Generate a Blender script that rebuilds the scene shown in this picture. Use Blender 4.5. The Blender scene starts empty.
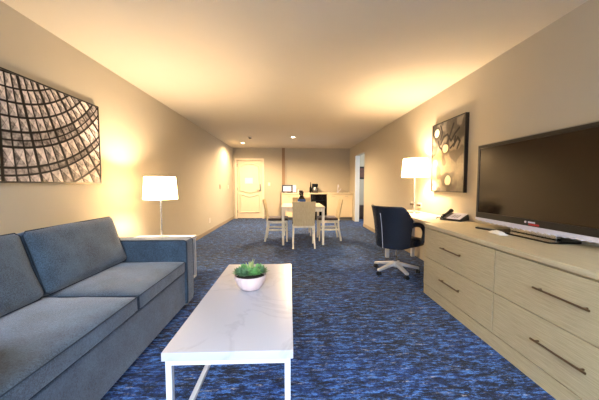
import bpy, bmesh, math, random
from mathutils import Vector, Matrix, noise
random.seed(7)
PI = math.pi
scn = bpy.context.scene
C = scn.collection

# ---------------------------------------------------------------- materials
def lin(c):
    f = lambda v: v/12.92 if v <= .04045 else ((v+.055)/1.055)**2.4
    return tuple(f(x/255.) for x in c)+(1.,)
class Mat:
    def __init__(s, name):
        s.m = bpy.data.materials.new(name); s.m.use_nodes = True
        s.t = s.m.node_tree; s.b = s.t.nodes['Principled BSDF']
    def n(s, typ, **kw):
        o = s.t.nodes.new(typ)
        for k, v in kw.items():
            if k in o.inputs.keys(): o.inputs[k].default_value = v
            else: setattr(o, k, v)
        return o
    def l(s, a, b): s.t.links.new(a, b)
def setp(b, **kw):
    for k, v in kw.items(): b.inputs[k.replace('_', ' ')].default_value = v
def plain(name, col, rough=.6, metal=0., bump=0., bscale=80., var=.06, vscale=6., **kw):
    M = Mat(name); setp(M.b, Roughness=rough, Metallic=metal)
    for k, v in kw.items(): setp(M.b, **{k: v})
    tc = M.n('ShaderNodeTexCoord')
    nz = M.n('ShaderNodeTexNoise', Scale=vscale, Detail=4.)
    M.l(tc.outputs['Object'], nz.inputs['Vector'])
    cr = M.n('ShaderNodeMix', data_type='RGBA')
    c = lin(col); d = tuple(x*(1-var) for x in c[:3])+(1,); e = tuple(min(1, x*(1+var)) for x in c[:3])+(1,)
    cr.inputs[6].default_value = d; cr.inputs[7].default_value = e
    M.l(nz.outputs['Fac'], cr.inputs[0]); M.l(cr.outputs[2], M.b.inputs['Base Color'])
    if bump:
        n2 = M.n('ShaderNodeTexNoise', Scale=bscale, Detail=3.)
        M.l(tc.outputs['Object'], n2.inputs['Vector'])
        bp = M.n('ShaderNodeBump', Strength=bump, Distance=.01)
        M.l(n2.outputs['Fac'], bp.inputs['Height']); M.l(bp.outputs[0], M.b.inputs['Normal'])
    return M.m
def wood(name, c1, c2, rot=(0, 0, 0), sc=(1, 30, 30), rough=.45, scale=3.):
    M = Mat(name); setp(M.b, Roughness=rough)
    tc = M.n('ShaderNodeTexCoord'); mp = M.n('ShaderNodeMapping', Scale=sc, Rotation=rot)
    M.l(tc.outputs['Object'], mp.inputs['Vector'])
    nz = M.n('ShaderNodeTexNoise', Scale=scale, Detail=6., Roughness=.65, Distortion=.3)
    M.l(mp.outputs[0], nz.inputs['Vector'])
    r = M.n('ShaderNodeValToRGB'); M.l(nz.outputs['Fac'], r.inputs[0])
    r.color_ramp.elements[0].position = .32; r.color_ramp.elements[0].color = lin(c1)
    r.color_ramp.elements[1].position = .68; r.color_ramp.elements[1].color = lin(c2)
    M.l(r.outputs[0], M.b.inputs['Base Color'])
    bp = M.n('ShaderNodeBump', Strength=.08, Distance=.004)
    M.l(nz.outputs['Fac'], bp.inputs['Height']); M.l(bp.outputs[0], M.b.inputs['Normal'])
    return M.m
def vcol(name, rough=.5):
    M = Mat(name); setp(M.b, Roughness=rough, Specular_IOR_Level=.15)
    a = M.n('ShaderNodeAttribute', attribute_name='art')
    nz = M.n('ShaderNodeTexNoise', Scale=90., Detail=3.)
    mx = M.n('ShaderNodeMix', data_type='RGBA', blend_type='MULTIPLY'); mx.inputs[0].default_value = .18
    M.l(a.outputs['Color'], mx.inputs[6]); M.l(nz.outputs['Color'], mx.inputs[7])
    M.l(mx.outputs[2], M.b.inputs['Base Color'])
    return M.m
def emit(name, col, st):
    M = Mat(name); setp(M.b, Base_Color=lin(col), Emission_Color=lin(col), Emission_Strength=st)
    return M.m

def fabric(name, ca, cb, wsc=420., rough=.9):
    M = Mat(name); setp(M.b, Roughness=rough, Sheen_Weight=.35, Sheen_Roughness=.5)
    M.b.inputs['Sheen Tint'].default_value = (.9, .9, 1, 1)
    tc = M.n('ShaderNodeTexCoord')
    n1 = M.n('ShaderNodeTexNoise', Scale=wsc, Detail=2.); n2 = M.n('ShaderNodeTexNoise', Scale=7., Detail=3.)
    n3 = M.n('ShaderNodeTexNoise', Scale=130., Detail=3., Roughness=.8)
    for q in (n1, n2, n3): M.l(tc.outputs['Object'], q.inputs['Vector'])
    a = M.n('ShaderNodeMath', operation='ADD'); M.l(n1.outputs[0], a.inputs[0]); M.l(n3.outputs[0], a.inputs[1])
    b = M.n('ShaderNodeMath', operation='MULTIPLY_ADD'); M.l(n2.outputs[0], b.inputs[0]); b.inputs[1].default_value = .5
    M.l(a.outputs[0], b.inputs[2])
    r = M.n('ShaderNodeMapRange'); M.l(b.outputs[0], r.inputs[0]); r.inputs[1].default_value = 1.0; r.inputs[2].default_value = 1.5
    mx = M.n('ShaderNodeMix', data_type='RGBA'); mx.inputs[6].default_value = lin(ca); mx.inputs[7].default_value = lin(cb)
    M.l(r.outputs[0], mx.inputs[0]); M.l(mx.outputs[2], M.b.inputs['Base Color'])
    bp = M.n('ShaderNodeBump', Strength=.35, Distance=.003)
    M.l(a.outputs[0], bp.inputs['Height']); M.l(bp.outputs[0], M.b.inputs['Normal'])
    return M.m

def carpet_mat():
    M = Mat('carpet'); setp(M.b, Roughness=.95, Sheen_Weight=.06, Sheen_Roughness=.5, Specular_IOR_Level=.2)
    tc = M.n('ShaderNodeTexCoord')
    def nz(sc, scale, det, ro=.6, dist=0.):
        mp = M.n('ShaderNodeMapping', Scale=sc); M.l(tc.outputs['Object'], mp.inputs['Vector'])
        q = M.n('ShaderNodeTexNoise', Scale=scale, Detail=det, Roughness=ro, Distortion=dist)
        M.l(mp.outputs[0], q.inputs['Vector']); return q.outputs[0]
    def ramp(src, a, b, ca, cb):
        r = M.n('ShaderNodeValToRGB'); M.l(src, r.inputs[0])
        r.color_ramp.elements[0].position = a; r.color_ramp.elements[0].color = ca
        r.color_ramp.elements[1].position = b; r.color_ramp.elements[1].color = cb
        return r.outputs[0]
    def mix(f, a, b):
        m = M.n('ShaderNodeMix', data_type='RGBA')
        M.l(f, m.inputs[0]); M.l(a, m.inputs[6])
        if isinstance(b, tuple): m.inputs[7].default_value = b
        else: M.l(b, m.inputs[7])
        return m.outputs[2]
    w = (1, 1, 1, 1); k = (0, 0, 0, 1)
    big = nz((.7, 1.6, 1), 1.1, 3, .6, .6)
    base = ramp(big, .40, .60, lin(NAVY), lin(BLUE))
    st = nz((1, 3.6, 1), 9.5, 9, .85, .2)
    c = mix(ramp(st, .49, .56, k, w), base, lin(CBRIGHT))
    st2 = nz((1, 5.0, 1), 7.0, 10, .85, .2)
    c = mix(ramp(st2, .56, .62, k, (.8, .8, .8, 1)), c, lin(CGREY))
    st3 = nz((1.2, 3.8, 1), 7.6, 10, .85, .3)
    c = mix(ramp(st3, .45, .53, (.9, .9, .9, 1), k), c, lin(CDARK))
    fz = nz((1, 1.8, 1), 48, 5, .9)
    m = M.n('ShaderNodeMix', data_type='RGBA', blend_type='MULTIPLY'); m.inputs[0].default_value = .85
    M.l(c, m.inputs[6]); M.l(ramp(fz, .38, .62, (.25, .25, .25, 1), (1.7, 1.7, 1.7, 1)), m.inputs[7])
    M.l(m.outputs[2], M.b.inputs['Base Color'])
    bp = M.n('ShaderNodeBump', Strength=.5, Distance=.006)
    M.l(fz, bp.inputs['Height']); M.l(bp.outputs[0], M.b.inputs['Normal'])
    return M.m
NAVY, BLUE, CBRIGHT, CGREY, CDARK = (20, 28, 54), (24, 54, 112), (74, 122, 194), (176, 172, 170), (18, 17, 22)

m_carpet = carpet_mat()
m_wall = plain('wall_paint', (182, 173, 155), .85, bump=.12, bscale=260., var=.02)
m_ceil = plain('ceiling_paint', (208, 199, 182), .9, bump=.1, bscale=200., var=.02)
m_base = plain('baseboard_paint', (150, 137, 118), .6)
m_trim = plain('trim_paint', (226, 214, 192), .5)
m_door = plain('door_paint', (224, 210, 184), .5)
m_sofa = fabric('sofa_fabric', (14, 28, 44), (74, 98, 120))
m_pipe = plain('piping_fabric', (30, 44, 60), .9)
m_white = plain('white_lacquer', (206, 208, 214), .3, var=.02)
def marble():
    M = Mat('white_marble'); setp(M.b, Roughness=.3)
    tc = M.n('ShaderNodeTexCoord')
    nz = M.n('ShaderNodeTexNoise', Scale=2.2, Detail=5., Roughness=.55, Distortion=.9)
    M.l(tc.outputs['Object'], nz.inputs['Vector'])
    r = M.n('ShaderNodeValToRGB'); M.l(nz.outputs[0], r.inputs[0])
    e = r.color_ramp.elements
    e[0].position = .47; e[0].color = lin((180, 182, 194)); e[1].position = .53; e[1].color = lin((182, 184, 196))
    v = r.color_ramp.elements.new(.5); v.color = lin((170, 172, 185))
    M.l(r.outputs[0], M.b.inputs['Base Color']); return M.m
m_marble = marble()
m_chrome = plain('chrome', (225, 225, 225), .22, 1., var=.01)
m_bronze = plain('bronze_metal', (128, 104, 78), .35, .85, var=.03)
m_alu = plain('polished_aluminium', (226, 226, 228), .35, .6, var=.01)
m_steel = plain('brushed_steel', (150, 148, 145), .3, 1., var=.03)
m_black = plain('black_plastic', (18, 18, 20), .35)
m_gloss = plain('gloss_black', (10, 10, 12), .08)
m_leather = plain('black_leather', (32, 36, 46), .27, bump=.1, bscale=300.)  # bluish sheen is tinted into the base colour
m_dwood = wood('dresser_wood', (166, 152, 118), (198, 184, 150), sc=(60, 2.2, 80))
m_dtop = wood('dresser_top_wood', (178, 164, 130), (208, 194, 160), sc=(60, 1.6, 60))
m_desk = wood('desk_wood', (204, 188, 156), (224, 210, 180), sc=(24, 1.2, 24))
m_chairw = wood('chair_wood', (214, 202, 180), (236, 228, 210), sc=(14, 14, 1.5))
m_backp = wood('chair_back_veneer', (178, 160, 124), (196, 180, 146), sc=(30, 30, 1.5))
m_tabw = wood('table_wood', (196, 182, 158), (222, 210, 190), sc=(2, 20, 20))
m_seat = fabric('seat_fabric', (40, 30, 30), (76, 58, 56))
m_cab = plain('cabinet_laminate', (226, 206, 168), .45, var=.03)
m_counter = plain('counter_laminate', (214, 196, 164), .3, var=.05, vscale=40)
m_bowl = plain('bowl_ceramic', (224, 200, 198), .45, bump=.15, bscale=30)
m_leaf = plain('leaf_green', (118, 172, 104), .45, var=.5, vscale=30)
m_leaf2 = plain('leaf_dark_green', (98, 134, 98), .45, var=.4, vscale=30)
m_leaf3 = plain('leaf_pale_yellow', (196, 206, 140), .45, var=.2, vscale=30)
m_soil = plain('soil', (48, 36, 28), .95, bump=.5)
m_bowlf = plain('frame_black', (20, 18, 18), .35)
m_paper = plain('paper_white', (238, 236, 230), .7, var=.01)
m_silver = plain('silver_plastic', (206, 206, 222), .35, .0)
m_blueg = plain('blue_glaze', (48, 84, 150), .2)
m_red = plain('red_mark', (170, 30, 40), .4)
m_art1 = vcol('dome_photograph', .45); m_art2 = vcol('abstract_painting', .5)
m_grille = plain('grey_kick', (120, 116, 112), .6)
m_plate = plain('switch_plate', (232, 224, 206), .4)
m_dplate = plain('bronze_plate', (92, 78, 62), .4)
m_bulb = emit('downlight_lens', (255, 236, 200), 14.)
m_screen = plain('tv_screen', (34, 20, 6), .12, var=.01, IOR=1.62)  # brown base colour carries the warm reflection of the opposite wall
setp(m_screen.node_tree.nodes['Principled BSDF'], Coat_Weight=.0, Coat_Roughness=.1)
def glass():
    M = Mat('window_glass'); setp(M.b, Base_Color=(1, 1, 1, 1), Roughness=.0, Transmission_Weight=1., IOR=1.05, Alpha=.25); return M.m
m_glass = glass()
def shade():
    M = Mat('lamp_shade_linen'); setp(M.b, Base_Color=lin((246, 236, 216)), Roughness=.9)
    tr = M.n('ShaderNodeBsdfTranslucent'); tr.inputs['Color'].default_value = lin((255, 240, 214))
    mx = M.n('ShaderNodeMixShader'); mx.inputs[0].default_value = .75
    out = M.t.nodes['Material Output']
    M.l(M.b.outputs[0], mx.inputs[1]); M.l(tr.outputs[0], mx.inputs[2])
    em = M.n('ShaderNodeEmission', Color=lin((255, 228, 176)), Strength=3.6)
    ad = M.n('ShaderNodeAddShader'); M.l(mx.outputs[0], ad.inputs[0]); M.l(em.outputs[0], ad.inputs[1])
    M.l(ad.outputs[0], out.inputs['Surface'])
    return M.m
m_shade = shade()

# ---------------------------------------------------------------- mesh helpers
def obj(name, bm, m, parent=None, smooth=False, bev=0., seg=2, loc=None, rot=None, label=None):
    me = bpy.data.meshes.new(name)
    bmesh.ops.recalc_face_normals(bm, faces=bm.faces[:])
    bm.to_mesh(me); bm.free()
    if smooth:
        for p in me.polygons: p.use_smooth = True
        me.set_sharp_from_angle(angle=math.radians(50))
    o = bpy.data.objects.new(name, me); C.objects.link(o)
    me.materials.append(m)
    if parent: o.parent = parent
    if loc: o.location = loc
    if rot: o.rotation_euler = rot
    if bev:
        b = o.modifiers.new('bevel', 'BEVEL'); b.width = bev; b.segments = seg; b.limit_method = 'ANGLE'; b.angle_limit = .6
    if label: o['label'] = label
    return o
def tag(o, label=None, cat=None, group=None, kind=None):
    if label: o['label'] = label
    if cat: o['category'] = cat
    if group: o['group'] = group
    if kind: o['kind'] = kind
    return o
def thing(name, label, cat, loc=(0, 0, 0), rotz=0, group=None):
    o = bpy.data.objects.new(name, None); C.objects.link(o); o.empty_display_size = .05
    o.location = loc; o.rotation_euler = (0, 0, rotz)
    return tag(o, label, cat, group)
def struct(name, bm, m, parent=None, **k):
    o = obj(name, bm, m, parent, **k)
    if not parent: o['kind'] = 'structure'
    return o
def bx(bm, x0, x1, y0, y1, z0, z1, mat=None):
    vs = [bm.verts.new((x, y, z)) for x in (x0, x1) for y in (y0, y1) for z in (z0, z1)]
    if mat is not None:
        for v in vs: v.co = mat @ v.co
    for f in ((0, 1, 3, 2), (4, 6, 7, 5), (0, 4, 5, 1), (2, 3, 7, 6), (0, 2, 6, 4), (1, 5, 7, 3)):
        bm.faces.new([vs[i] for i in f])
    return bm
def B(*a): return bx(bmesh.new(), *a)
def hexa(bm, pts):   # 8 points: bottom 4 ccw, top 4 ccw
    vs = [bm.verts.new(p) for p in pts]
    for f in ((0, 3, 2, 1), (4, 5, 6, 7), (0, 1, 5, 4), (1, 2, 6, 5), (2, 3, 7, 6), (3, 0, 4, 7)):
        bm.faces.new([vs[i] for i in f])
    return bm
def beam(bm, a, b, w, d=None, up=(0, 0, 1)):
    a = Vector(a); b = Vector(b); d = d or w
    t = (b-a).normalized(); u = Vector(up)
    if abs(t.dot(u)) > .95: u = Vector((0, 0, 1)) if abs(t.z) < .7 else Vector((0, 1, 0))
    s = t.cross(u).normalized(); v = s.cross(t)
    def ring(p, w_, d_): return [p+s*x*w_/2+v*y*d_/2 for x, y in ((-1, -1), (1, -1), (1, 1), (-1, 1))]
    return hexa(bm, ring(a, w, d)+ring(b, w, d))
def lathe(bm, prof, n=32, cx=0, cy=0, close=True):
    rings = []
    for r, z in prof:
        rings.append([bm.verts.new((cx+r*math.cos(2*PI*i/n), cy+r*math.sin(2*PI*i/n), z)) for i in range(n)])
    for a, b in zip(rings, rings[1:]):
        for i in range(n): bm.faces.new((a[i], a[(i+1) % n], b[(i+1) % n], b[i]))
    if close:
        bm.faces.new(rings[0][::-1]); bm.faces.new(rings[-1])
    return bm
def tube(bm, pts, r, n=10, cap=True):
    pts = [Vector(p) for p in pts]
    rr = r if isinstance(r, (list, tuple)) else [r]*len(pts)
    rings = []; s = None
    for i, p in enumerate(pts):
        t = (pts[min(i+1, len(pts)-1)]-pts[max(i-1, 0)]).normalized()
        if s is None:
            u = Vector((0, 0, 1)) if abs(t.z) < .9 else Vector((1, 0, 0))
            s = t.cross(u).normalized()
        else: s = (s-t*s.dot(t)).normalized()
        v = t.cross(s)
        rings.append([bm.verts.new(p+(s*math.cos(2*PI*k/n)+v*math.sin(2*PI*k/n))*rr[i]) for k in range(n)])
    for a, b in zip(rings, rings[1:]):
        for k in range(n): bm.faces.new((a[k], a[(k+1) % n], b[(k+1) % n], b[k]))
    if cap: bm.faces.new(rings[0][::-1]); bm.faces.new(rings[-1])
    return bm
def cushion(x0, x1, y0, y1, z0, z1, crown=.02, edge=.03, n=14, seedz=0, wrinkle=.004):
    """rounded upholstered block with a crowned top"""
    bm = bmesh.new(); bmesh.ops.create_cube(bm, size=2.)
    bmesh.ops.subdivide_edges(bm, edges=bm.edges[:], cuts=n, use_grid_fill=True)
    hx, hy, hz = (x1-x0)/2, (y1-y0)/2, (z1-z0)/2
    for v in bm.verts:
        u = Vector(v.co)
        p = Vector((u.x*hx, u.y*hy, u.z*hz))
        q = Vector((max(-hx+edge, min(hx-edge, p.x)), max(-hy+edge, min(hy-edge, p.y)), max(-hz+edge, min(hz-edge, p.z))))
        d = p-q
        if d.length > 1e-6: p = q+d.normalized()*edge
        f = (1-u.x**4)*(1-u.y**4)
        if u.z > .3: p.z += crown*f*(u.z)
        k = noise.noise(Vector((p.x*6, p.y*6, p.z*6+seedz)))*wrinkle
        p += Vector((k, k, k))
        v.co = p+Vector(((x0+x1)/2, (y0+y1)/2, (z0+z1)/2))
    return bm
def copy_tree(o, parent=None):
    c = o.copy(); C.objects.link(c); c.parent = parent
    for ch in list(o.children): copy_tree(ch, c)
    return c

XL, XR, YB, YK, YR, H = -2.0, 2.05, 9.3, 9.42, -1.3, 2.44
XRET = -.31
# ---------------------------------------------------------------- shell
struct('floor', B(XL-.1, 4.4, YR-.1, YK+.1, -.1, 0), m_carpet)
struct('ceiling', B(XL-.1, 4.4, YR-.1, YK+.1, H, H+.1), m_ceil)
struct('wall_left', B(XL-.1, XL, YR-.1, YK+.1, 0, H), m_wall)
OY0, OY1, OH = 7.42, 8.42, 2.09
bm = B(XR, XR+.12, YR-.1, OY0, 0, H); bx(bm, XR, XR+.12, OY1, YK+.1, 0, H); bx(bm, XR, XR+.12, OY0, OY1, OH, H)
struct('wall_right', bm, m_wall)
DX0, DX1, DH = -1.87, -1.0, 2.02
bm = B(XL, DX0, YB, YB+.12, 0, H); bx(bm, DX1, XR, YB, YB+.12, 0, H); bx(bm, DX0, DX1, YB, YB+.12, DH, H)
struct('wall_back', bm, m_wall)
struct('wall_corridor', B(XL, XR, YK+.001, YK+.1, 0, H), m_wall)
# rear wall with wide window
bm = B(XL, XR, YR-.1, YR, 0, .55); bx(bm, XL, XR, YR-.1, YR, 2.2, H)
bx(bm, XL, -1.5, YR-.1, YR, .55, 2.2); bx(bm, 1.5, XR, YR-.1, YR, .55, 2.2)
struct('wall_rear', bm, m_wall)
bm = bmesh.new()
for a in ((-1.5, 1.5, .55, .6), (-1.5, 1.5, 2.15, 2.2), (-1.5, -1.45, .6, 2.15), (1.45, 1.5, .6, 2.15), (-.025, .025, .6, 2.15)):
    bx(bm, a[0], a[1], YR-.08, YR-.02, a[2], a[3])
w = struct('window_1', bm, m_trim)
struct('window_pane', B(-1.45, 1.45, YR-.052, YR-.048, .6, 2.15), m_glass, parent=w)
# neighbouring bedroom seen through the opening
struct('wall_bedroom_right', B(4.3, 4.4, 5.8, YK, 0, H), m_wall)
struct('wall_bedroom_near', B(XR+.12, 4.3, 5.8, 5.9, 0, H), m_wall)
struct('wall_bedroom_far', B(XR+.12, 4.3, YK, YK+.1, 0, H), m_wall)
# skirting
def skirt(name, x0, x1, y0, y1): struct(name, B(x0, x1, y0, y1, 0, .085), m_base, bev=.004)
skirt('baseboard_left', XL, XL+.014, YR, YB)
skirt('baseboard_right', XR-.014, XR, 4.4, OY0)
struct('baseboard_right_rear', B(XR-.014, XR, YR, .8, 0, .085), m_base, bev=.004)
struct('baseboard_back', B(DX1+.075, XRET-.002, YB-.014, YB-.001, 0, .085), m_base, bev=.004)
# narrow brown strip standing out from the back wall beside the kitchenette
struct('trim_1', B(XRET, XRET+.10, YB-.06, YB-.001, 0, H), plain('wall_strip_brown', (138, 112, 88), .6))
# door frame and entry door
bm = B(DX0-.065, DX0, YB-.02, YB+.12, 0, DH+.065); bx(bm, DX1, DX1+.065, YB-.02, YB+.12, 0, DH+.065); bx(bm, DX0, DX1, YB-.02, YB+.12, DH, DH+.065)
struct('trim_2', bm, m_trim, bev=.004)
bm = B(XR-.012, XR+.13, OY1-.008, OY1-.001, 0, OH)
struct('trim_3', bm, plain('jamb_white', (222, 228, 232), .4))

def panel_ring(bm, path, y, w, d):
    """raised moulding following a closed path of (x,z)"""
    n = len(path)
    A = []
    for i, (x, z) in enumerate(path):
        p0 = Vector(path[i-1]); p1 = Vector(path[(i+1) % n]); t = (p1-p0).normalized(); nn = Vector((-t.y, t.x))
        A.append([bm.verts.new((x+nn.x*w/2*s, y-dd, z+nn.y*w/2*s)) for s, dd in ((-1, 0), (-.4, d), (.4, d), (1, 0))])
    for i in range(n):
        a, b = A[i], A[(i+1) % n]
        for k in range(3): bm.faces.new((a[k], a[k+1], b[k+1], b[k]))
d = struct('door_1', B(DX0+.004, DX1-.004, YB+.03, YB+.075, .012, DH-.004), m_door)
d['label'] = 'cream panelled entry door'
xc = (DX0+DX1)/2; hw = .33
def upper_path():
    P = [(xc-hw, .98)]
    for i in range(1, 20):
        t = i/20; x = xc-hw+2*hw*t; P.append((x, .98-.07*math.sin(PI*t)**2))
    P += [(xc+hw, .98), (xc+hw, 1.4), (xc+hw, 1.82)]
    for i in range(1, 20):
        t = i/20; x = xc+hw-2*hw*t; P.append((x, 1.82+.08*math.sin(PI*t)))
    P += [(xc-hw, 1.82), (xc-hw, 1.4)]
    return P
def lower_path():
    P = [(xc-hw, .22), (xc, .22), (xc+hw, .22), (xc+hw, .5), (xc+hw, .84)]
    for i in range(1, 20):
        t = i/20; x = xc+hw-2*hw*t; P.append((x, .84-.07*math.sin(PI*t)**2))
    P += [(xc-hw, .84), (xc-hw, .5)]
    return P
for pth in (upper_path(), lower_path()):
    bm = bmesh.new(); panel_ring(bm, pth, YB+.03, .05, .03)
    struct('door_moulding', bm, m_door, parent=d)
bm = B(DX1-.12, DX1-.05, YB+.014, YB+.03, .95, 1.2)
lk = struct('door_lock_plate', bm, m_steel, parent=d, bev=.004)
bm = bmesh.new(); tube(bm, [(DX1-.085, YB+.02, 1.0), (DX1-.085, YB-.04, 1.0), (DX1-.1, YB-.05, 1.0), (DX1-.2, YB-.05, 1.0)], .011)
struct('door_handle', bm, m_steel, parent=d, smooth=True)
bm = bmesh.new()
for z in (.25, 1.03, 1.85): bx(bm, DX0-.01, DX0+.02, YB+.008, YB+.03, z-.05, z+.05)
struct('door_hinge', bm, m_steel, parent=d)
tag(obj('door_notice', B(-1.60, -1.33, YB+.024, YB+.03, 1.22, 1.42), m_paper), 'small white paper notice fixed to the cream entry door', 'notice')
# ceiling fixtures
def downlight(x, y, lab):
    t = thing('recessed_downlight', lab, 'ceiling light', (x, y, H), 0, 'recessed ceiling downlights')
    bm = lathe(bmesh.new(), [(.055, -.001), (.085, -.001), (.09, -.008), (.055, -.012), (.05, -.003)], 28, close=False)
    obj('trim_ring', bm, m_white, t, True)
    bm = lathe(bmesh.new(), [(.001, -.004), (.054, -.004)], 28, close=False)
    obj('lens', bm, m_bulb, t)
downlight(-1.45, 8.15, 'round lit ceiling downlight nearest the entry door')
downlight(.056, 7.13, 'round lit ceiling downlight over the kitchenette side, right of the other')
t = thing('smoke_detector', 'small grey smoke detector on the ceiling between the two downlights', 'smoke detector', (-1.083, 7.17, H))
obj('detector_base', lathe(bmesh.new(), [(.06, 0), (.062, -.012), (.05, -.02)], 24), m_plate, t, True)
obj('detector_head', lathe(bmesh.new(), [(.042, -.018), (.04, -.036), (.02, -.045)], 24), m_dplate, t, True)
# wall plates
def plate(name, lab, cat, x, y, z, axis, mat, w=.075, h=.115, sgn=1, tog='toggle'):
    t = thing(name, lab, cat, (x, y, z), {'x+': 0, 'x-': PI, 'y-': -PI/2}[axis])
    obj('cover_plate', B(0, .006, -w/2, w/2, -h/2, h/2), mat, t, bev=.002)
    obj(tog, B(.006, .012, -w*.22, w*.22, -h*.28, h*.28), m_dplate if mat is m_dplate else m_plate, t, bev=.002)
plate('thermostat', 'small dark thermostat on the left wall, nearer of the two wall controls', 'thermostat', XL-.001, 7.57, 1.12, 'x+', m_dplate, .10, .13, tog='dial_panel')
plate('light_switch', 'pale light switch on the left wall closer to the entry door', 'light switch', XL, 8.53, 1.11, 'x+', m_plate)
plate('light_switch', 'pale light switch on the back wall right of the entry door', 'light switch', -.76, YB, 1.2, 'y-', m_plate)
plate('wall_outlet', 'pale power outlet low on the left wall past the end table', 'outlet', XL, 6.57, .30, 'x+', m_plate, tog='socket')

# ---------------------------------------------------------------- sofa
def sofa():
    t = thing('sofa', 'blue-grey fabric sofa with two seat cushions against the left wall', 'sofa', (-1.45, 1.68, 0))
    ox, oy = 1.45, -1.68
    def o(name, bm, m=m_sofa, **k):
        bmesh.ops.translate(bm, verts=bm.verts[:], vec=(ox, oy, 0)); return obj(name, bm, m, t, **k)
    Y0, Y1 = .64, 2.655
    o('base_frame', B(-1.9, -1.0, Y0+.2, Y1-.16, .04, .35), bev=.012, seg=3)
    o('back_frame', B(-1.96, -1.78, Y0+.02, Y1-.02, .04, .80), bev=.02, seg=3)
    for a, b in ((Y0, Y0+.2), (Y1-.17, Y1)):
        arm = o('armrest', cushion(-1.93, -.975, a, b, .04, .655, .004, .02, 10, a, .001), smooth=True)
        bm = bmesh.new()
        for yy in (a+.008, b-.008):
            tube(bm, [(-.979, yy, .06), (-.979, yy, .635), (-.995, yy, .651), (-1.9, yy, .651)], .005, 8)
        bmesh.ops.translate(bm, verts=bm.verts[:], vec=(ox, oy, 0))
        obj('piping', bm, m_pipe, arm, True)
    seam = 1.715
    for a, b in ((Y0+.205, seam-.002), (seam+.002, Y1-.172)):
        c = o('seat_cushion', cushion(-1.62, -.985, a, b, .355, .457, .022, .016, 18, a, .004), smooth=True)
        bm = bmesh.new()
        for z in (.451, .362):
            tube(bm, [(-1.5, a+.004, z), (-1.0, a+.004, z), (-.989, a+.016, z), (-.987, (a+b)/2, z), (-.989, b-.016, z), (-1.0, b-.004, z), (-1.5, b-.004, z)], .0032, 8)
        for yy in (a+.005, b-.005): tube(bm, [(-.989, yy, .362), (-.989, yy, .451)], .0035, 8)
        bmesh.ops.translate(bm, verts=bm.verts[:], vec=(ox, oy, 0))
        obj('piping', bm, m_pipe, c, True)
    # back cushions: built lying in local axes then leaned back
    for a, b in ((Y0+.21, 1.655), (1.665, Y1-.172)):
        w = b-a
        bm = cushion(-w/2, w/2, -.215, .215, -.08, .07, .03, .035, 16, a, .006)
        # local x -> world Y, local y -> up, local z -> +X (front)
        M = Matrix.Translation((-1.635, (a+b)/2, .665)) @ Matrix(((0, -math.sin(math.radians(18)), math.cos(math.radians(18)), 0), (1, 0, 0, 0), (0, math.cos(math.radians(18)), math.sin(math.radians(18)), 0), (0, 0, 0, 1)))
        bmesh.ops.transform(bm, matrix=M, verts=bm.verts[:])
        c = o('back_cushion', bm, smooth=True)
        bm = bmesh.new(); P = []
        e = .012; hx, hy = w/2-.004, .211
        for sx, sy in ((-1, -1), (1, -1), (1, 1), (-1, 1)):
            nx = sx
            P.append((sx*(hx-.0), sy*(hy-e*2), .052) if sx*sy > 0 else (sx*(hx-e*2), sy*hy, .052))
            P.append((sx*(hx-e*2), sy*hy, .052) if sx*sy > 0 else (sx*hx, sy*(hy-e*2), .052))
        P.append(P[0])
        tube(bm, P, .004, 8)
        bmesh.ops.transform(bm, matrix=M, verts=bm.verts[:])
        bmesh.ops.translate(bm, verts=bm.verts[:], vec=(ox, oy, 0))
        obj('piping', bm, m_pipe, c, True)
    for x in (-1.03, -1.88):
        for y in (Y0+.07, Y1-.07):
            o('leg', lathe(bmesh.new(), [(.016, 0), (.022, .045)], 16, x, y), m_steel, smooth=False)
sofa()

# ---------------------------------------------------------------- coffee table
def coffee():
    x0, x1, y0, y1 = -.562, .006, 1.12, 2.40
    cx, cy = (x0+x1)/2, (y0+y1)/2; hx, hy = (x1-x0)/2, (y1-y0)/2
    t = thing('coffee_table', 'long white marble-topped coffee table on white square metal frame', 'coffee table', (cx, cy, 0), .004)
    obj('table_top', B(-hx, hx, -hy, hy, .412, .45), m_marble, t, bev=.003)
    q = .026; ix, iy = hx-.012, hy-.012
    bm = bmesh.new()
    for s in (-1, 1):
        bx(bm, min(s*ix, s*(ix-q)), max(s*ix, s*(ix-q)), -iy+q, iy-q, .386, .411)
        bx(bm, -ix+q, ix-q, min(s*iy, s*(iy-q)), max(s*iy, s*(iy-q)), .386, .411)
    obj('apron_frame', bm, m_white, t, bev=.001)
    for sx in (-1, 1):
        for sy in (-1, 1):
            obj('leg', B(min(sx*ix, sx*(ix-q)), max(sx*ix, sx*(ix-q)), min(sy*iy, sy*(iy-q)), max(sy*iy, sy*(iy-q)), 0, .411), m_white, t, bev=.001)
        obj('floor_rail', B(min(sx*ix, sx*(ix-q)), max(sx*ix, sx*(ix-q)), -iy+q, iy-q, .001, .024), m_white, t, bev=.001)
coffee()

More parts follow.
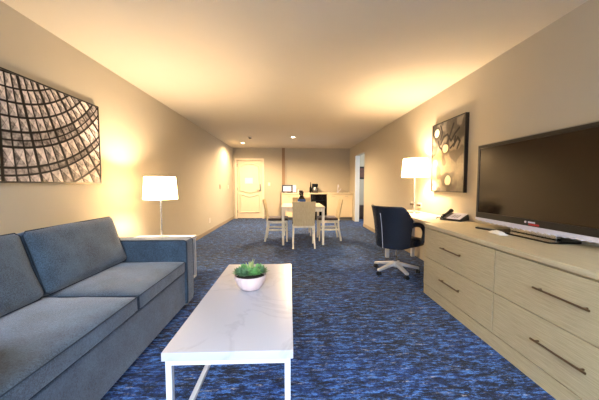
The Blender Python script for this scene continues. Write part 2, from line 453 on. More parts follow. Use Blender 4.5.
# ---------------------------------------------------------------- succulent bowl
def plant():
    t = thing('potted_succulent', 'small green succulents in a pale pinkish white bowl on the coffee table', 'plant', (-.283, 1.83, .4505)); t.scale = (1.02, 1.02, 1.22)
    prof = [(.05, 0), (.066, .004), (.088, .025), (.104, .055), (.110, .085), (.106, .085), (.098, .06), (.08, .035), (.03, .02)]
    obj('bowl', lathe(bmesh.new(), prof, 40), m_bowl, t, True)
    obj('soil', lathe(bmesh.new(), [(.03, .05), (.098, .066), (.06, .08), (.01, .086)], 30), m_soil, t, True)
    def blade(bm, base, dirv, L, w, th=.004, curve=.0):
        d_ = Vector(dirv).normalized(); s = d_.cross(Vector((0, 0, 1)))
        if s.length < .05: s = Vector((1, 0, 0))
        s.normalize(); up = s.cross(d_)
        N = 5; top = []; 
        for i in range(N+1):
            u = i/N; ww = w*math.sin(PI*(.18+.82*u))*(1 if u < 1 else .0)+.0006
            c = Vector(base)+d_*L*u+Vector((0, 0, -curve*u*u))
            top.append([bm.verts.new(c-s*ww), bm.verts.new(c-up*th*(1-u)), bm.verts.new(c+s*ww), bm.verts.new(c+up*th*.5*(1-u))])
        for a, b in zip(top, top[1:]):
            for k in range(4): bm.faces.new((a[k], a[(k+1) % 4], b[(k+1) % 4], b[k]))
        bm.faces.new(top[0])
    def rosette(cx, cy, cz, R, n, m, tilt=.5):
        bm = bmesh.new(); rings = 4
        for j in range(rings):
            el = .15+j*.38
            for k in range(n-j):
                a = 2*PI*(k+.5*j)/(n-j)+random.uniform(-.1, .1)
                dv = (math.cos(a)*math.cos(el), math.sin(a)*math.cos(el), math.sin(el))
                blade(bm, (cx, cy, cz), dv, R*(1-.13*j), R*.24, .006)
        obj('succulent_rosette', bm, m, t, True)
    rosette(-.068, -.03, .094, .058, 9, m_leaf2)
    rosette(-.03, -.062, .094, .058, 9, m_leaf2)
    rosette(.035, -.05, .096, .06, 9, m_leaf)
    rosette(.076, -.005, .094, .058, 8, m_leaf2)
    rosette(-.05, .045, .094, .058, 8, m_leaf)
    rosette(.05, .05, .094, .058, 8, m_leaf)
    bm = bmesh.new()
    for i in range(80):
        a = random.uniform(0, 2*PI); el = random.uniform(.35, 1.45)
        blade(bm, (random.uniform(-.045, .045), random.uniform(-.045, .045), .085), (math.cos(a)*math.cos(el), math.sin(a)*math.cos(el), math.sin(el)), random.uniform(.035, .065), .006, .003, .01)
    obj('spiky_leaves', bm, m_leaf, t, True)
    bm = bmesh.new()
    for i in range(12):
        a = random.uniform(0, 2*PI); el = random.uniform(1.0, 1.5)
        blade(bm, (random.uniform(-.01, .01), .02+random.uniform(-.01, .01), .09), (math.cos(a)*math.cos(el), math.sin(a)*math.cos(el), math.sin(el)), random.uniform(.055, .08), .006, .003)
    obj('pale_flower_tips', bm, m_leaf3, t, True)
plant()

# ---------------------------------------------------------------- end table + lamps
def endtable():
    x0, x1, y0, y1, h = -1.93, -1.21, 2.76, 3.42, .53
    cx, cy = (x0+x1)/2, (y0+y1)/2; hx, hy = (x1-x0)/2, (y1-y0)/2
    t = thing('end_table', 'white square end table with open metal frame behind the sofa arm', 'side table', (cx, cy, 0))
    obj('table_top', B(-hx, hx, -hy, hy, h-.035, h), m_marble, t, bev=.003)
    q = .024
    for sx in (-1, 1):
        for sy in (-1, 1):
            X = sx*(hx-.02); Y = sy*(hy-.02)
            obj('leg', B(X-q/2, X+q/2, Y-q/2, Y+q/2, 0, h-.036), m_white, t, bev=.001)
        obj('floor_rail', B(sx*(hx-.02)-q/2, sx*(hx-.02)+q/2, -hy+.033, hy-.033, .001, .024), m_white, t, bev=.001)
endtable()
def lamp(x, y, z, lab, cat='lamp', h=.785, srad=.182, pole=m_chrome, group=None):
    t = thing('table_lamp', lab, cat, (x, y, z))
    obj('base', lathe(bmesh.new(), [(.085, 0), (.088, .004), (.086, .014), (.02, .018), (.012, .03)], 36), pole, t, True)
    obj('pole', lathe(bmesh.new(), [(.011, .02), (.011, h-.2)], 20), pole, t, True)
    sh = .262; z0 = h-sh
    bm = lathe(bmesh.new(), [(srad, z0), (srad*.9, h), (srad*.9-.003, h), (srad-.003, z0), (srad, z0)], 48, close=False)
    obj('lamp_shade', bm, m_shade, t, True)
    bm = bmesh.new()
    tube(bm, [(-srad*.89, 0, h-.03), (srad*.89, 0, h-.03)], .002, 6); tube(bm, [(0, -srad*.89, h-.03), (0, srad*.89, h-.03)], .002, 6)
    tube(bm, [(0, 0, h-.21), (0, 0, h-.03)], .003, 6)
    obj('harp', bm, pole, t, True)
    obj('bulb', lathe(bmesh.new(), [(.012, h-.2), (.016, h-.18), (.03, h-.14), (.024, h-.115), (.004, h-.108)], 20), emit('bulb_glow', (255, 220, 160), 8.), t, True)
    return t
lamp(-1.54, 3.19, .53, 'lit white drum-shade lamp with chrome stem on the white end table', h=.735, srad=.186)
lamp(1.79, 3.80, .76, 'lit white drum-shade lamp on the desk beside the office chair')

# ---------------------------------------------------------------- art
def art_grid(name, nx, ny, y0, y1, z0, z1, x, fn, m, parent):
    me = bpy.data.meshes.new(name)
    V = [(x, y0+(y1-y0)*i/nx, z0+(z1-z0)*j/ny) for j in range(ny+1) for i in range(nx+1)]
    F = [(j*(nx+1)+i, j*(nx+1)+i+1, (j+1)*(nx+1)+i+1, (j+1)*(nx+1)+i) for j in range(ny) for i in range(nx)]
    me.from_pydata(V, [], F)
    a = me.color_attributes.new('art', 'FLOAT_COLOR', 'POINT')
    for k, v in enumerate(V): a.data[k].color = tuple(fn(v[1], v[2]))+(1.,)
    me.materials.append(m)
    o = bpy.data.objects.new(name, me); C.objects.link(o); o.parent = parent
    return o
def sstep(a, b, x):
    t = max(0, min(1, (x-a)/(b-a))); return t*t*(3-2*t)
CY, CZ = 1.89, 2.65
RINGS = [(.52, .012), (.60, .012), (.70, .014), (.80, .014), (.90, .016), (1.00, .016), (1.105, .018), (1.165, .012), (1.215, .018), (1.36, .018), (1.415, .016), (1.57, .02)]
STEP = math.radians(3.75)
def dome(y, z):
    dx, dz = y-CY, z-CZ; R = math.hypot(dx, dz); th = math.atan2(dx, -dz)
    k = th/STEP; fr = abs(k-round(k))*STEP*R; ki = round(k)
    rw = .010 if ki % 3 else .019
    dark = 0
    dark = max(dark, 1-sstep(rw*.45, rw*.85, fr))
    for r, w in RINGS: dark = max(dark, 1-sstep(w*.38, w*.62, abs(R-r)))
    # facets inside every pane
    cell = math.floor(k); prev = max([r for r, w in RINGS if r <= R] or [.5]); nxt = min([r for r, w in RINGS if r > R] or [1.7])
    u = k-cell; v = (R-prev)/(nxt-prev)
    random_v = noise.noise(Vector((cell*3.7, prev*19., 2.)))
    tri = 0.
    if nxt-prev > .07:
        f = [abs(u-v), abs(u+v-1)]
        tri = (u > v)*.5+(u+v > 1)*.32
        if min(f) < .035: tri -= .35
    n = noise.noise(Vector((y*26, z*26, 1.)))*.5+noise.noise(Vector((y*60, z*60, 4.)))*.35
    br = .24+.78*tri+.40*random_v+.75*n+.12*noise.noise(Vector((y*130, z*130, 8.)))+.08*(1.25-R)
    br = max(.05, min(.95, br))
    c = Vector((.80*br+.06, .72*br+.05, .70*br+.05))
    dk = Vector((.008, .006, .006))
    c = c*1.05
    return c.lerp(dk, dark)
def framed(name, lab, x, sgn, y0, y1, z0, z1, fw, dep, fn, m, nx, ny, wrap=False):
    t = thing(name, lab, 'artwork', (x, (y0+y1)/2, (z0+z1)/2))
    oy, oz = (y0+y1)/2, (z0+z1)/2
    bm = bmesh.new(); xa, xb = sorted((0, sgn*dep))
    for a in ((y0, y1, z0, z0+fw), (y0, y1, z1-fw, z1), (y0, y0+fw, z0+fw, z1-fw), (y1-fw, y1, z0+fw, z1-fw)):
        bx(bm, xa, xb, a[0]-oy, a[1]-oy, a[2]-oz, a[3]-oz)
    obj('frame', bm, m_bowlf, t, bev=.001)
    obj('backing', B(min(sgn*.002, sgn*(dep-.008)), max(sgn*.002, sgn*(dep-.008)), y0+fw-oy, y1-fw-oy, z0+fw-oz, z1-fw-oz), m_bowlf, t)
    art_grid('print', nx, ny, y0+fw-oy, y1-fw-oy, z0+fw-oz, z1-fw-oz, sgn*(dep-.006), lambda a, b: fn(a+oy, b+oz), m, t)
framed('wall_art', 'wide framed black and white print of a glass dome above the sofa', XL, 1, 1.36, 2.835, 1.185, 1.97, .012, .035, dome, m_art1, 560, 300)
# blossom painting: spots as (u,v,r) in canvas coordinates, u left->right seen from room (far->near), v up
YA0, YA1, ZA0, ZA1 = 3.04, 3.76, 1.08, 2.005
SP = [(.16, .86, .085), (.45, .61, .085), (.55, .16, .095), (.14, .42, .075), (.10, .05, .07)]
STEMS = [[(.45, .62), (.58, .78), (.68, .92)], [(.30, .68), (.38, .78), (.50, .80), (.62, .70), (.72, .78), (.84, .84)], [(.70, .62), (.80, .72), (.86, .66), (.80, .58)], [(.60, .60), (.72, .66), (.74, .74)], [(.28, .95), (.34, .84), (.30, .76)], [(.22, .74), (.26, .64), (.38, .58)]]
def segd(p, a, b):
    ab = (b[0]-a[0], b[1]-a[1]); t = max(0, min(1, ((p[0]-a[0])*ab[0]+(p[1]-a[1])*ab[1])/(ab[0]**2+ab[1]**2)))
    return math.hypot(p[0]-a[0]-t*ab[0], p[1]-a[1]-t*ab[1])
def blossom(y, z):
    u = (YA1-y)/(YA1-YA0); v = (z-ZA0)/(ZA1-ZA0); asp = (ZA1-ZA0)/(YA1-YA0)
    wn = noise.noise(Vector((u*5, v*6, 3)))*.02
    n = noise.noise(Vector((u*3, v*4, 0)))*.5+noise.noise(Vector((u*9, v*11, 7)))*.3+noise.noise(Vector((u*30, v*34, 9)))*.2
    c = Vector((.17, .15, .125))*(1+.9*n)
    warm = math.exp(-((u-.25)/.45)**2-((v-.38)/.28)**2)
    c = c.lerp(Vector((.42, .34, .24))*(1+.4*n), warm*.7)
    dk = Vector((.035, .028, .024))
    da = sstep(.05, .32, noise.noise(Vector((u*6+3, v*7, 5)))+.28*sstep(.45, .8, v)+.05)
    c = c.lerp(dk, da*.75)
    dm = 1
    for S in STEMS:
        for a, b in zip(S, S[1:]):
            dm = min(dm, segd((u+wn, v*asp+wn), (a[0], a[1]*asp), (b[0], b[1]*asp)))
    c = c.lerp(Vector((.012, .01, .01)), 1-sstep(.012, .026, dm))
    for i, (a, b, r) in enumerate(SP):
        dd = math.hypot(u-a, (v-b)*asp)+noise.noise(Vector((u*12, v*12, i)))*.012
        halo = (1-sstep(r, r+.075, dd))*(.85 if i not in (3, 4) else .15)
        c = c.lerp(dk, halo)
        cr = Vector((.78, .70, .52)) if i not in (3, 4) else Vector((.66, .54, .34))
        c = c.lerp(cr*(1+.12*n), 1-sstep(r*.82, r, dd))
    return Vector([max(.005, min(.95, q)) for q in c])
framed('wall_art', 'tall framed abstract print with cream spots and dark branches above the desk', XR, -1, YA0, YA1, ZA0, ZA1, .014, .045, blossom, m_art2, 170, 210)

# ---------------------------------------------------------------- dresser
def dresser():
    x0, x1, y0, y1, h = 1.44, 2.035, .82, 2.80, .76
    t = thing('dresser', 'long pale wood dresser with four drawers against the right wall', 'dresser', (x0, (y0+y1)/2, 0))
    oy = (y0+y1)/2; D = x1-x0; W = (y1-y0)/2
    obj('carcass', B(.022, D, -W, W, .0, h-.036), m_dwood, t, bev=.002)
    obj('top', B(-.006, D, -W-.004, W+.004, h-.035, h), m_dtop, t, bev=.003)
    obj('plinth', B(.004, .0215, -W, W, .0, .105), m_dwood, t, bev=.002)
    for s in (-1, 1):
        obj('side_panel', B(.002, .0215, s*(W-.012)-.012, s*(W-.012)+.012, .106, h-.036), m_dwood, t)
        ya, yb = (s*.003, s*(W-.027)); ya, yb = min(ya, yb), max(ya, yb)
        for z0_, z1_ in ((.112, .403), (.409, .712)):
            dr = obj('drawer', B(.0, .0215, ya, yb, z0_, z1_), m_dwood, t, bev=.002)
            zc = z1_-.14; hy = -.475 if s < 0 else .50
            bm = bmesh.new()
            bx(bm, -.03, -.022, hy-.15, hy+.15, zc-.005, zc+.005)
            for k in (-.12, .12): bx(bm, -.023, -.0002, hy+k-.004, hy+k+.004, zc-.004, zc+.004)
            obj('handle', bm, m_bronze, dr, bev=.0015)
dresser()

# ---------------------------------------------------------------- TV
def tv():
    y0, y1, z0, z1 = 1.40, 2.675, .812, 1.57; xf = 1.905
    cy = (y0+y1)/2
    t = thing('television', 'large flat screen television with black bezel standing on the dresser', 'television', (xf, cy, .76))
    W = (y1-y0)/2; a, b = z0-.76, z1-.76
    obj('housing', B(.012, .07, -W+.004, W-.004, a+.006, b-.004), m_black, t, bev=.01)
    bm = bmesh.new(); fw = .03
    for q in ((-W+.007, W-.007, a+.03, a+.085), (-W+.007, W-.007, b-.007-fw, b-.007), (-W+.007, -W+fw, a+.085, b-.007-fw), (W-fw, W-.007, a+.085, b-.007-fw)):
        bx(bm, -.002, .012, q[0], q[1], q[2], q[3])
    obj('bezel', bm, m_black, t, bev=.002)
    bm = bmesh.new()
    for q in ((-W, W, b-.007, b), (-W, -W+.007, a+.03, b-.007), (W-.007, W, a+.03, b-.007)):
        bx(bm, 0, .02, q[0], q[1], q[2], q[3])
    obj('outer_trim', bm, m_steel, t, label='thin metallic outer edge')
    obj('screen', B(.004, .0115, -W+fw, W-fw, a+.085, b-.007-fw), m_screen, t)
    bm = bmesh.new(); N = 24
    for i in range(N):   # slightly bowed silver bar below the screen
        u0, u1 = -1+2*i/N, -1+2*(i+1)/N
        za, zb = a-.012+.012*u0*u0, a+.0+.012*u1*u1
        hexa(bm, [(-.004, u0*(W-.001), za), (-.004, u1*(W-.001), zb), (.03, u1*(W-.001), zb), (.03, u0*(W-.001), za), (-.004, u0*(W-.001), a+.03), (-.004, u1*(W-.001), a+.03), (.03, u1*(W-.001), a+.03), (.03, u0*(W-.001), a+.03)])
    obj('speaker_bar', bm, m_silver, t, label='silver bar under the screen')
    # small badge: pale dot and word-like strip over a red strip
    bm = lathe(bmesh.new(), [(.009, 0), (.009, .003)], 20)
    bmesh.ops.rotate(bm, verts=bm.verts[:], cent=(0, 0, 0), matrix=Matrix.Rotation(-PI/2, 3, 'Y'))
    bmesh.ops.translate(bm, verts=bm.verts[:], vec=(-.002, .05, a+.06))
    bx(bm, -.005, -.002, -.035, .025, a+.055, a+.067)
    obj('brand_badge', bm, m_silver, t)
    obj('badge_stripe', B(-.005, -.002, -.07, .02, a+.038, a+.052), m_red, t)
    obj('neck', B(.0, .05, -.2, .2, .0145, a+.0), m_chrome, t, bev=.006)
    # glass foot
    bm = bmesh.new(); P = []
    for (cx_, cy_, a0) in ((.095, .25, 0), (-.085, .25, 90), (-.085, -.25, 180), (.095, -.25, 270)):
        for k in range(5):
            an = math.radians(a0+k*22.5); P.append((cx_+.03*math.cos(an), cy_+.03*math.sin(an)))
    lo = [bm.verts.new((p[0], p[1], .001)) for p in P]; hi = [bm.verts.new((p[0], p[1], .014)) for p in P]
    n = len(P)
    bm.faces.new(lo[::-1]); bm.faces.new(hi)
    for i in range(n): bm.faces.new((lo[i], lo[(i+1) % n], hi[(i+1) % n], hi[i]))
    obj('stand_base', bm, m_gloss, t, bev=.002)
tv()
# remote + white cloth-like paper in front of the foot
t = thing('remote_control', 'slim black remote control lying by the far corner of the television foot', 'remote control', (1.775, 2.36, .761), .25)
obj('remote_body', B(-.02, .02, -.085, .085, 0, .016), m_black, t, bev=.005)
bm = bmesh.new()
for i in range(3):
    for j in range(7): bx(bm, -.013+i*.01, -.007+i*.01, -.065+j*.018, -.055+j*.018, .016, .0175)
obj('buttons', bm, m_steel, t)
bm = bmesh.new(); bmesh.ops.create_grid(bm, x_segments=16, y_segments=22, size=1)
for v in bm.verts:
    x, y = v.co.x, v.co.y
    z = .016+.012*math.exp(-(x*x+y*y)*1.2)+.006*noise.noise(Vector((x*2.4, y*2.4, 3)))+.004*noise.noise(Vector((x*5, y*5, 1)))
    v.co = Vector((x*.035*(1+.15*noise.noise(Vector((y*2, 0, 0)))), y*.085, max(.001, z*(1-.85*max(abs(x), abs(y))**4))))
sol = obj('paper_slip', bm, m_paper, None, True, loc=(1.725, 2.15, .761), rot=(0, 0, -.15))
md = sol.modifiers.new('s', 'SOLIDIFY'); md.thickness = .0015; md.offset = 1
tag(sol, 'small crumpled white slip on the dresser before the television foot', 'paper')

# ---------------------------------------------------------------- desk, phone, outlets
def desk():
    x0, x1, y0, y1, h = 1.53, 2.03, 2.815, 4.30, .76
    t = thing('desk', 'pale wood writing desk between the dresser and the doorway wall', 'desk', (x0, y0, 0))
    D, L = x1-x0, y1-y0
    # top with a rounded far front corner
    P = [(D, 0), (D, L), (.10, L)]
    for k in range(1, 8):
        an = math.radians(90+90*k/8); P.append((.10+.10*math.cos(an), L-.10+.10*math.sin(an)))
    P += [(0, L-.10), (0, 0)]
    bm = bmesh.new(); lo = [bm.verts.new((p[0], p[1], h-.03)) for p in P]; hi = [bm.verts.new((p[0], p[1], h)) for p in P]
    bm.faces.new(lo[::-1]); bm.faces.new(hi)
    for i in range(len(P)): bm.faces.new((lo[i], lo[(i+1) % len(P)], hi[(i+1) % len(P)], hi[i]))
    obj('desk_top', bm, m_desk, t, bev=.003)
    obj('apron', B(D-.12, D-.10, .03, L-.09, h-.13, h-.031), m_desk, t)
    obj('back_panel', B(D-.03, D-.012, .03, L-.09, .3, h-.031), m_desk, t)
    obj('leg', B(.0, .05, L-.12, L-.07, 0, h-.031), m_white, t, bev=.002)
    obj('leg', B(D-.06, D-.01, L-.07, L-.02, 0, h-.031), m_white, t, bev=.002)
    obj('leg', B(.03, .07, .04, .08, 0, h-.031), m_white, t, bev=.002)
    obj('leg', B(D-.075, D-.035, .04, .08, 0, h-.031), m_white, t, bev=.002)
desk()
def phone():
    t = thing('desk_phone', 'black corded desk phone on the pale desk next to the television', 'phone', (1.905, 3.03, .761), math.radians(-58)); t.scale = (1.2, 1.2, 1.2)
    bm = bmesh.new(); hexa(bm, [(-.10, -.09, 0), (.10, -.09, 0), (.10, .09, 0), (-.10, .09, 0), (-.095, -.085, .018), (.095, -.085, .018), (.09, .085, .062), (-.09, .085, .062)])
    obj('phone_body', bm, m_black, t, bev=.006)
    bm = bmesh.new(); hexa(bm, [(-.035, -.08, .019), (.088, -.08, .019), (.088, .075, .06), (-.035, .075, .06), (-.035, -.08, .0235), (.088, -.08, .0235), (.088, .075, .065), (-.035, .075, .065)])
    obj('face_plate', bm, m_silver, t, bev=.001, label='pale key and card panel')
    bm = bmesh.new()
    for i in range(3):
        for j in range(4):
            y = -.055+j*.02; z = .0268+(y+.07)*.268
            bx(bm, .0+i*.022, .011+i*.022, y, y+.012, z, z+.003)
    obj('keypad', bm, m_black, t)
    bm = bmesh.new(); tube(bm, [(-.066, -.098, .032), (-.066, -.075, .042), (-.066, -.05, .046), (-.066, .03, .072), (-.066, .065, .083), (-.066, .092, .08)], [.014, .021, .014, .014, .022, .014], 12)
    obj('handset', bm, m_black, t, True)
    bm = bmesh.new(); pts = []
    for i in range(90):
        u = i/89; pts.append((-.12-.03*math.sin(PI*u)+.005*math.cos(i*1.3), -.1+.16*u, .012+.005*math.sin(i*1.3)))
    tube(bm, pts, .002, 6); obj('coiled_cord', bm, m_black, t, True)
phone()
for k, (yy, lab) in enumerate(((4.16, 'dark plug in wall outlet above the far end of the desk'), (4.40, 'dark plug in wall outlet farthest behind the office chair'))):
    t = thing('wall_outlet', lab, 'outlet', (XR, yy, .85), PI, 'outlets above the desk')
    obj('cover_plate', B(0, .006, -.06, .06, -.04, .04), m_plate, t, bev=.002)
    obj('plug', B(.006, .035, -.045, .045, -.018, .016), m_dplate, t, bev=.003)

# ---------------------------------------------------------------- office chair
def office_chair():
    t = thing('office_chair', 'black leather swivel chair on a chrome five-star base at the desk', 'office chair', (1.395, 3.47, 0), math.radians(-62))
    # facing +Y locally
    N, K = 36, 14; R = .272
    def surf(a, v, off):
        # a: angle from the back (-Y), v 0..1 height
        aa = abs(a)
        top = .905-.20*sstep(math.radians(50), math.radians(92), aa)
        bot = .36+.02*sstep(.8, 1.6, aa)
        z = bot+(top-bot)*v
        flare = .05*(v**2.2)+.015*math.sin(PI*v)*-1
        r = R+flare*(math.cos(aa*.8))+off
        tuck = .035*(1-v)**3; r -= tuck
        return (r*math.sin(a), -r*math.cos(a)*.96, z)
    AM = math.radians(82)
    bm = bmesh.new()
    def sheet(off):
        return [[bm.verts.new(surf(-AM+2*AM*i/N, j/K, off)) for i in range(N+1)] for j in range(K+1)]
    o_, i_ = sheet(.018), sheet(-.018)
    for j in range(K):
        for i in range(N):
            bm.faces.new((o_[j][i], o_[j][i+1], o_[j+1][i+1], o_[j+1][i])); bm.faces.new((i_[j][i], i_[j+1][i], i_[j+1][i+1], i_[j][i+1]))
    for i in range(N):
        bm.faces.new((o_[K][i], o_[K][i+1], i_[K][i+1], i_[K][i])); bm.faces.new((o_[0][i+1], o_[0][i], i_[0][i], i_[0][i+1]))
    for j in range(K):
        bm.faces.new((o_[j+1][0], i_[j+1][0], i_[j][0], o_[j][0])); bm.faces.new((o_[j][N], i_[j][N], i_[j+1][N], o_[j+1][N]))
    back = obj('backrest', bm, m_leather, t, True, bev=.012, seg=3)
    bm = bmesh.new()
    for a in (.02,):
        tube(bm, [surf(a, j/12, .0195) for j in range(0, 11)], .0035, 6)
        obj('seam_piping', bm, m_silver, back, True)
    bm = cushion(-.255, .255, -.22, .27, .37, .475, .015, .045, 14, 3, .001)
    for v in bm.verts:
        if v.co.y < .08:
            q = Vector((v.co.x, v.co.y-.0)); 
            if q.length > .245: q *= .245/q.length; v.co.x, v.co.y = q
    obj('seat', bm, m_leather, t, True)
    for s in (-1, 1):
        bm = bmesh.new()
        P = [(s*.262, -.05, .66), (s*.275, .04, .675), (s*.282, .13, .655), (s*.282, .19, .60), (s*.278, .205, .53), (s*.268, .19, .46), (s*.25, .15, .42), (s*.235, .08, .41)]
        Q = []
        for i in range(len(P)-1):
            for k in range(4):
                u = k/4; p0 = Vector(P[max(i-1, 0)]); p1 = Vector(P[i]); p2 = Vector(P[i+1]); p3 = Vector(P[min(i+2, len(P)-1)])
                Q.append(.5*((2*p1)+(-p0+p2)*u+(2*p0-5*p1+4*p2-p3)*u*u+(-p0+3*p1-3*p2+p3)*u**3))
        tube(bm, Q, .03, 12)
        obj('armrest', bm, m_leather, t, True)
    obj('seat_mechanism', B(-.09, .09, -.1, .12, .335, .375), m_black, t, bev=.01)
    obj('gas_lift', lathe(bmesh.new(), [(.026, .085), (.026, .22), (.017, .225), (.017, .34)], 20), m_chrome, t, True)
    obj('base_hub', lathe(bmesh.new(), [(.035, .075), (.042, .085), (.042, .145), (.03, .155)], 24), m_alu, t, True)
    for k in range(5):
        a = math.radians(72*k+51); d_ = Vector((math.cos(a), math.sin(a), 0)); s_ = Vector((-d_.y, d_.x, 0))
        bm = bmesh.new(); p0 = d_*.03+Vector((0, 0, .125)); p1 = d_*.30+Vector((0, 0, .072))
        def rr(p, w, h): return [p-s_*w+Vector((0, 0, -h)), p+s_*w+Vector((0, 0, -h)), p+s_*w+Vector((0, 0, h)), p-s_*w+Vector((0, 0, h))]
        hexa(bm, rr(p0, .03, .022)+rr(p1, .02, .013))
        lg = obj('base_leg', bm, m_alu, t, bev=.004)
        w = d_*.285
        bm = bmesh.new()
        for q in (-1, 1):
            pr = lathe(bmesh.new(), [(.008, -.008), (.024, -.009), (.027, -.004), (.027, .004), (.024, .009), (.008, .008)], 20)
            c2 = w+s_*0; 
            Mx = Matrix.Translation(w+Vector((0, 0, .0275))+d_*q*.014) @ d_.to_track_quat('Z', 'Y').to_matrix().to_4x4()
            tmp = bpy.data.meshes.new('tmp'); pr.transform(Mx); pr.to_mesh(tmp); pr.free(); bm.from_mesh(tmp); bpy.data.meshes.remove(tmp)
        bm2 = bm; bx(bm2, w.x-.007, w.x+.007, w.y-.007, w.y+.007, .027, .066)
        obj('caster', bm2, m_black, lg, True)
office_chair()

# ---------------------------------------------------------------- dining set
def dining_table():
    t = thing('dining_table', 'pale wood rectangular dining table surrounded by four chairs', 'dining table', (.235, 5.63, 0))
    W, D = .425, .53
    obj('table_top', B(-W, W, -D, D, .722, .75), m_tabw, t, bev=.003)
    bm = bmesh.new()
    bx(bm, -W+.06, W-.06, -D+.02, -D+.04, .655, .721); bx(bm, -W+.06, W-.06, D-.04, D-.02, .655, .721)
    bx(bm, -W+.02, -W+.04, -D+.06, D-.06, .655, .721); bx(bm, W-.04, W-.02, -D+.06, D-.06, .655, .721)
    obj('apron', bm, m_chairw, t, bev=.001)
    for sx in (-1, 1):
        for sy in (-1, 1):
            x, y = sx*(W-.035), sy*(D-.035); bm = bmesh.new()
            def sq(a, z): return [(x-a, y-a, z), (x+a, y-a, z), (x+a, y+a, z), (x-a, y+a, z)]
            hexa(bm, sq(.02, 0)+sq(.026, .721))
            obj('leg', bm, m_chairw, t, bev=.002)
dining_table()
def dining_chair():
    # faces +Y, origin under seat centre
    t = thing('dining_chair', 'x', 'dining chair', (0, 0, 0), 0, 'dining chairs')
    t['label'] = 'pale wood dining chair seen from behind, nearest the camera at the table'
    def st(bm, pts, w, d_):
        for a, b in zip(pts, pts[1:]): beam(bm, a, b, w, d_, (0, 1, 0))
        return bm
    for s in (-1, 1):
        obj('rear_leg', st(bmesh.new(), [(s*.20, -.255, 0), (s*.19, -.20, .30), (s*.19, -.195, .46)], .028, .036), m_chairw, t, bev=.002)
        obj('front_leg', st(bmesh.new(), [(s*.20, .20, 0), (s*.195, .19, .44)], .028, .03), m_chairw, t, bev=.002)
        obj('side_stretcher', st(bmesh.new(), [(s*.195, -.21, .24), (s*.195, .19, .24)], .02, .034), m_chairw, t)
        obj('seat_rail', st(bmesh.new(), [(s*.19, -.19, .405), (s*.19, .185, .405)], .02, .05), m_chairw, t)
    for yy in (.19, -.195): obj('cross_rail', beam(bmesh.new(), (-.18, yy, .405), (.18, yy, .405), .02, .05), m_chairw, t)
    obj('seat', cushion(-.215, .215, -.19, .225, .432, .485, .012, .018, 8, 1, .001), m_seat, t, True, label='dark upholstered seat')
    # solid gently curved back panel, leaning back
    bm = bmesh.new(); N, K = 8, 8; S = []
    for side in (0, 1):
        g = []
        for j in range(K+1):
            v = j/K; z = .42+.45*v; w = .195+.02*v; y0 = -.20-.075*v**1.2
            g.append([bm.verts.new((-w+2*w*i/N, y0-.02*(1-(2*i/N-1)**2)*1-side*.022, z)) for i in range(N+1)])
        S.append(g)
    a, b = S
    for j in range(K):
        for i in range(N):
            bm.faces.new((a[j][i], a[j][i+1], a[j+1][i+1], a[j+1][i])); bm.faces.new((b[j][i], b[j+1][i], b[j+1][i+1], b[j][i+1]))
        for i in (0, N): bm.faces.new((a[j][i], a[j+1][i], b[j+1][i], b[j][i]))
    for i in range(N):
        for j in (0, K): bm.faces.new((a[j][i], a[j][i+1], b[j][i+1], b[j][i]))
    obj('backrest', bm, m_backp, t, bev=.004)
    return t
ch = dining_chair(); ch.location = (.235, 5.07, 0)
for x, y, r, lab in ((-.285, 5.66, -PI/2, 'pale wood dining chair on the left side of the table, seen side-on'),
                     (.79, 5.69, PI/2, 'pale wood dining chair on the right side of the table, seen side-on'),
                     (.25, 6.24, PI, 'dining chair on the far side of the table, only its tan back top showing')):
    c = copy_tree(ch); c.location = (x, y, 0); c.rotation_euler = (0, 0, r); c['label'] = lab
# vase on table
t = thing('flower_vase', 'small blue and black vase with dark blooms standing on the dining table', 'vase', (.225, 5.62, .7505))
obj('vase_body', lathe(bmesh.new(), [(.03, 0), (.055, .015), (.08, .06), (.085, .10), (.06, .15), (.035, .19), (.042, .2), (.034, .2), (.03, .17)], 28), m_gloss, t, True)
obj('glaze_band', lathe(bmesh.new(), [(.0815, .06), (.0868, .085), (.0862, .105), (.0775, .125)], 28, close=False), m_blueg, t, True, label='blue glazed band')
bm = bmesh.new()
for i in range(16):
    a = i*2.4; r = .02+.035*((i*7) % 5)/5; z = .22+.08*((i*3) % 7)/7
    tube(bm, [(0, 0, .15), (r*.5*math.cos(a), r*.5*math.sin(a), z-.04), (r*math.cos(a), r*math.sin(a), z)], .002, 5)
obj('stems', bm, m_leaf2, t)
bm = bmesh.new()
for i in range(16):
    a = i*2.4; r = .02+.035*((i*7) % 5)/5; z = .22+.08*((i*3) % 7)/7
    q = bmesh.ops.create_icosphere(bm, subdivisions=1, radius=.02, matrix=Matrix.Translation((r*math.cos(a), r*math.sin(a), z)))
obj('blooms', bm, plain('dark_bloom', (40, 24, 30), .8), t, True)

# ---------------------------------------------------------------- kitchenette
KX0, KX1, KB = XRET, XR-.01, YB
YB = 8.70
def cabinet(name, lab, x0, x1, nd):
    t = thing(name, lab, 'cabinet', (x0, YB+.02, 0)); W = x1-x0
    obj('carcass', B(0, W, .02, .515, .10, .868), m_cab, t)
    obj('kick_panel', B(0, W, .06, .08, .0, .099), m_grille, t, label='grey toe kick')
    for k in range(nd):
        a, b = W*k/nd+.004, W*(k+1)/nd-.004
        dr = obj('drawer_front', B(a, b, 0, .0195, .74, .86), m_cab, t, bev=.002)
        obj('handle', B((a+b)/2-.05, (a+b)/2+.05, -.02, -.012, .795, .803), m_steel, dr)
        dd = obj('door', B(a, b, 0, .0195, .11, .733), m_cab, t, bev=.002)
        hx = b-.03 if k % 2 == 0 else a+.03
        obj('handle', B(hx-.004, hx+.004, -.02, -.012, .58, .68), m_steel, dd)
cabinet('base_cabinet', 'cream kitchenette base cabinet under the microwave', KX0, .64, 2)
cabinet('sink_cabinet', 'cream kitchenette base cabinet right of the mini fridge', 1.19, KX1, 2)
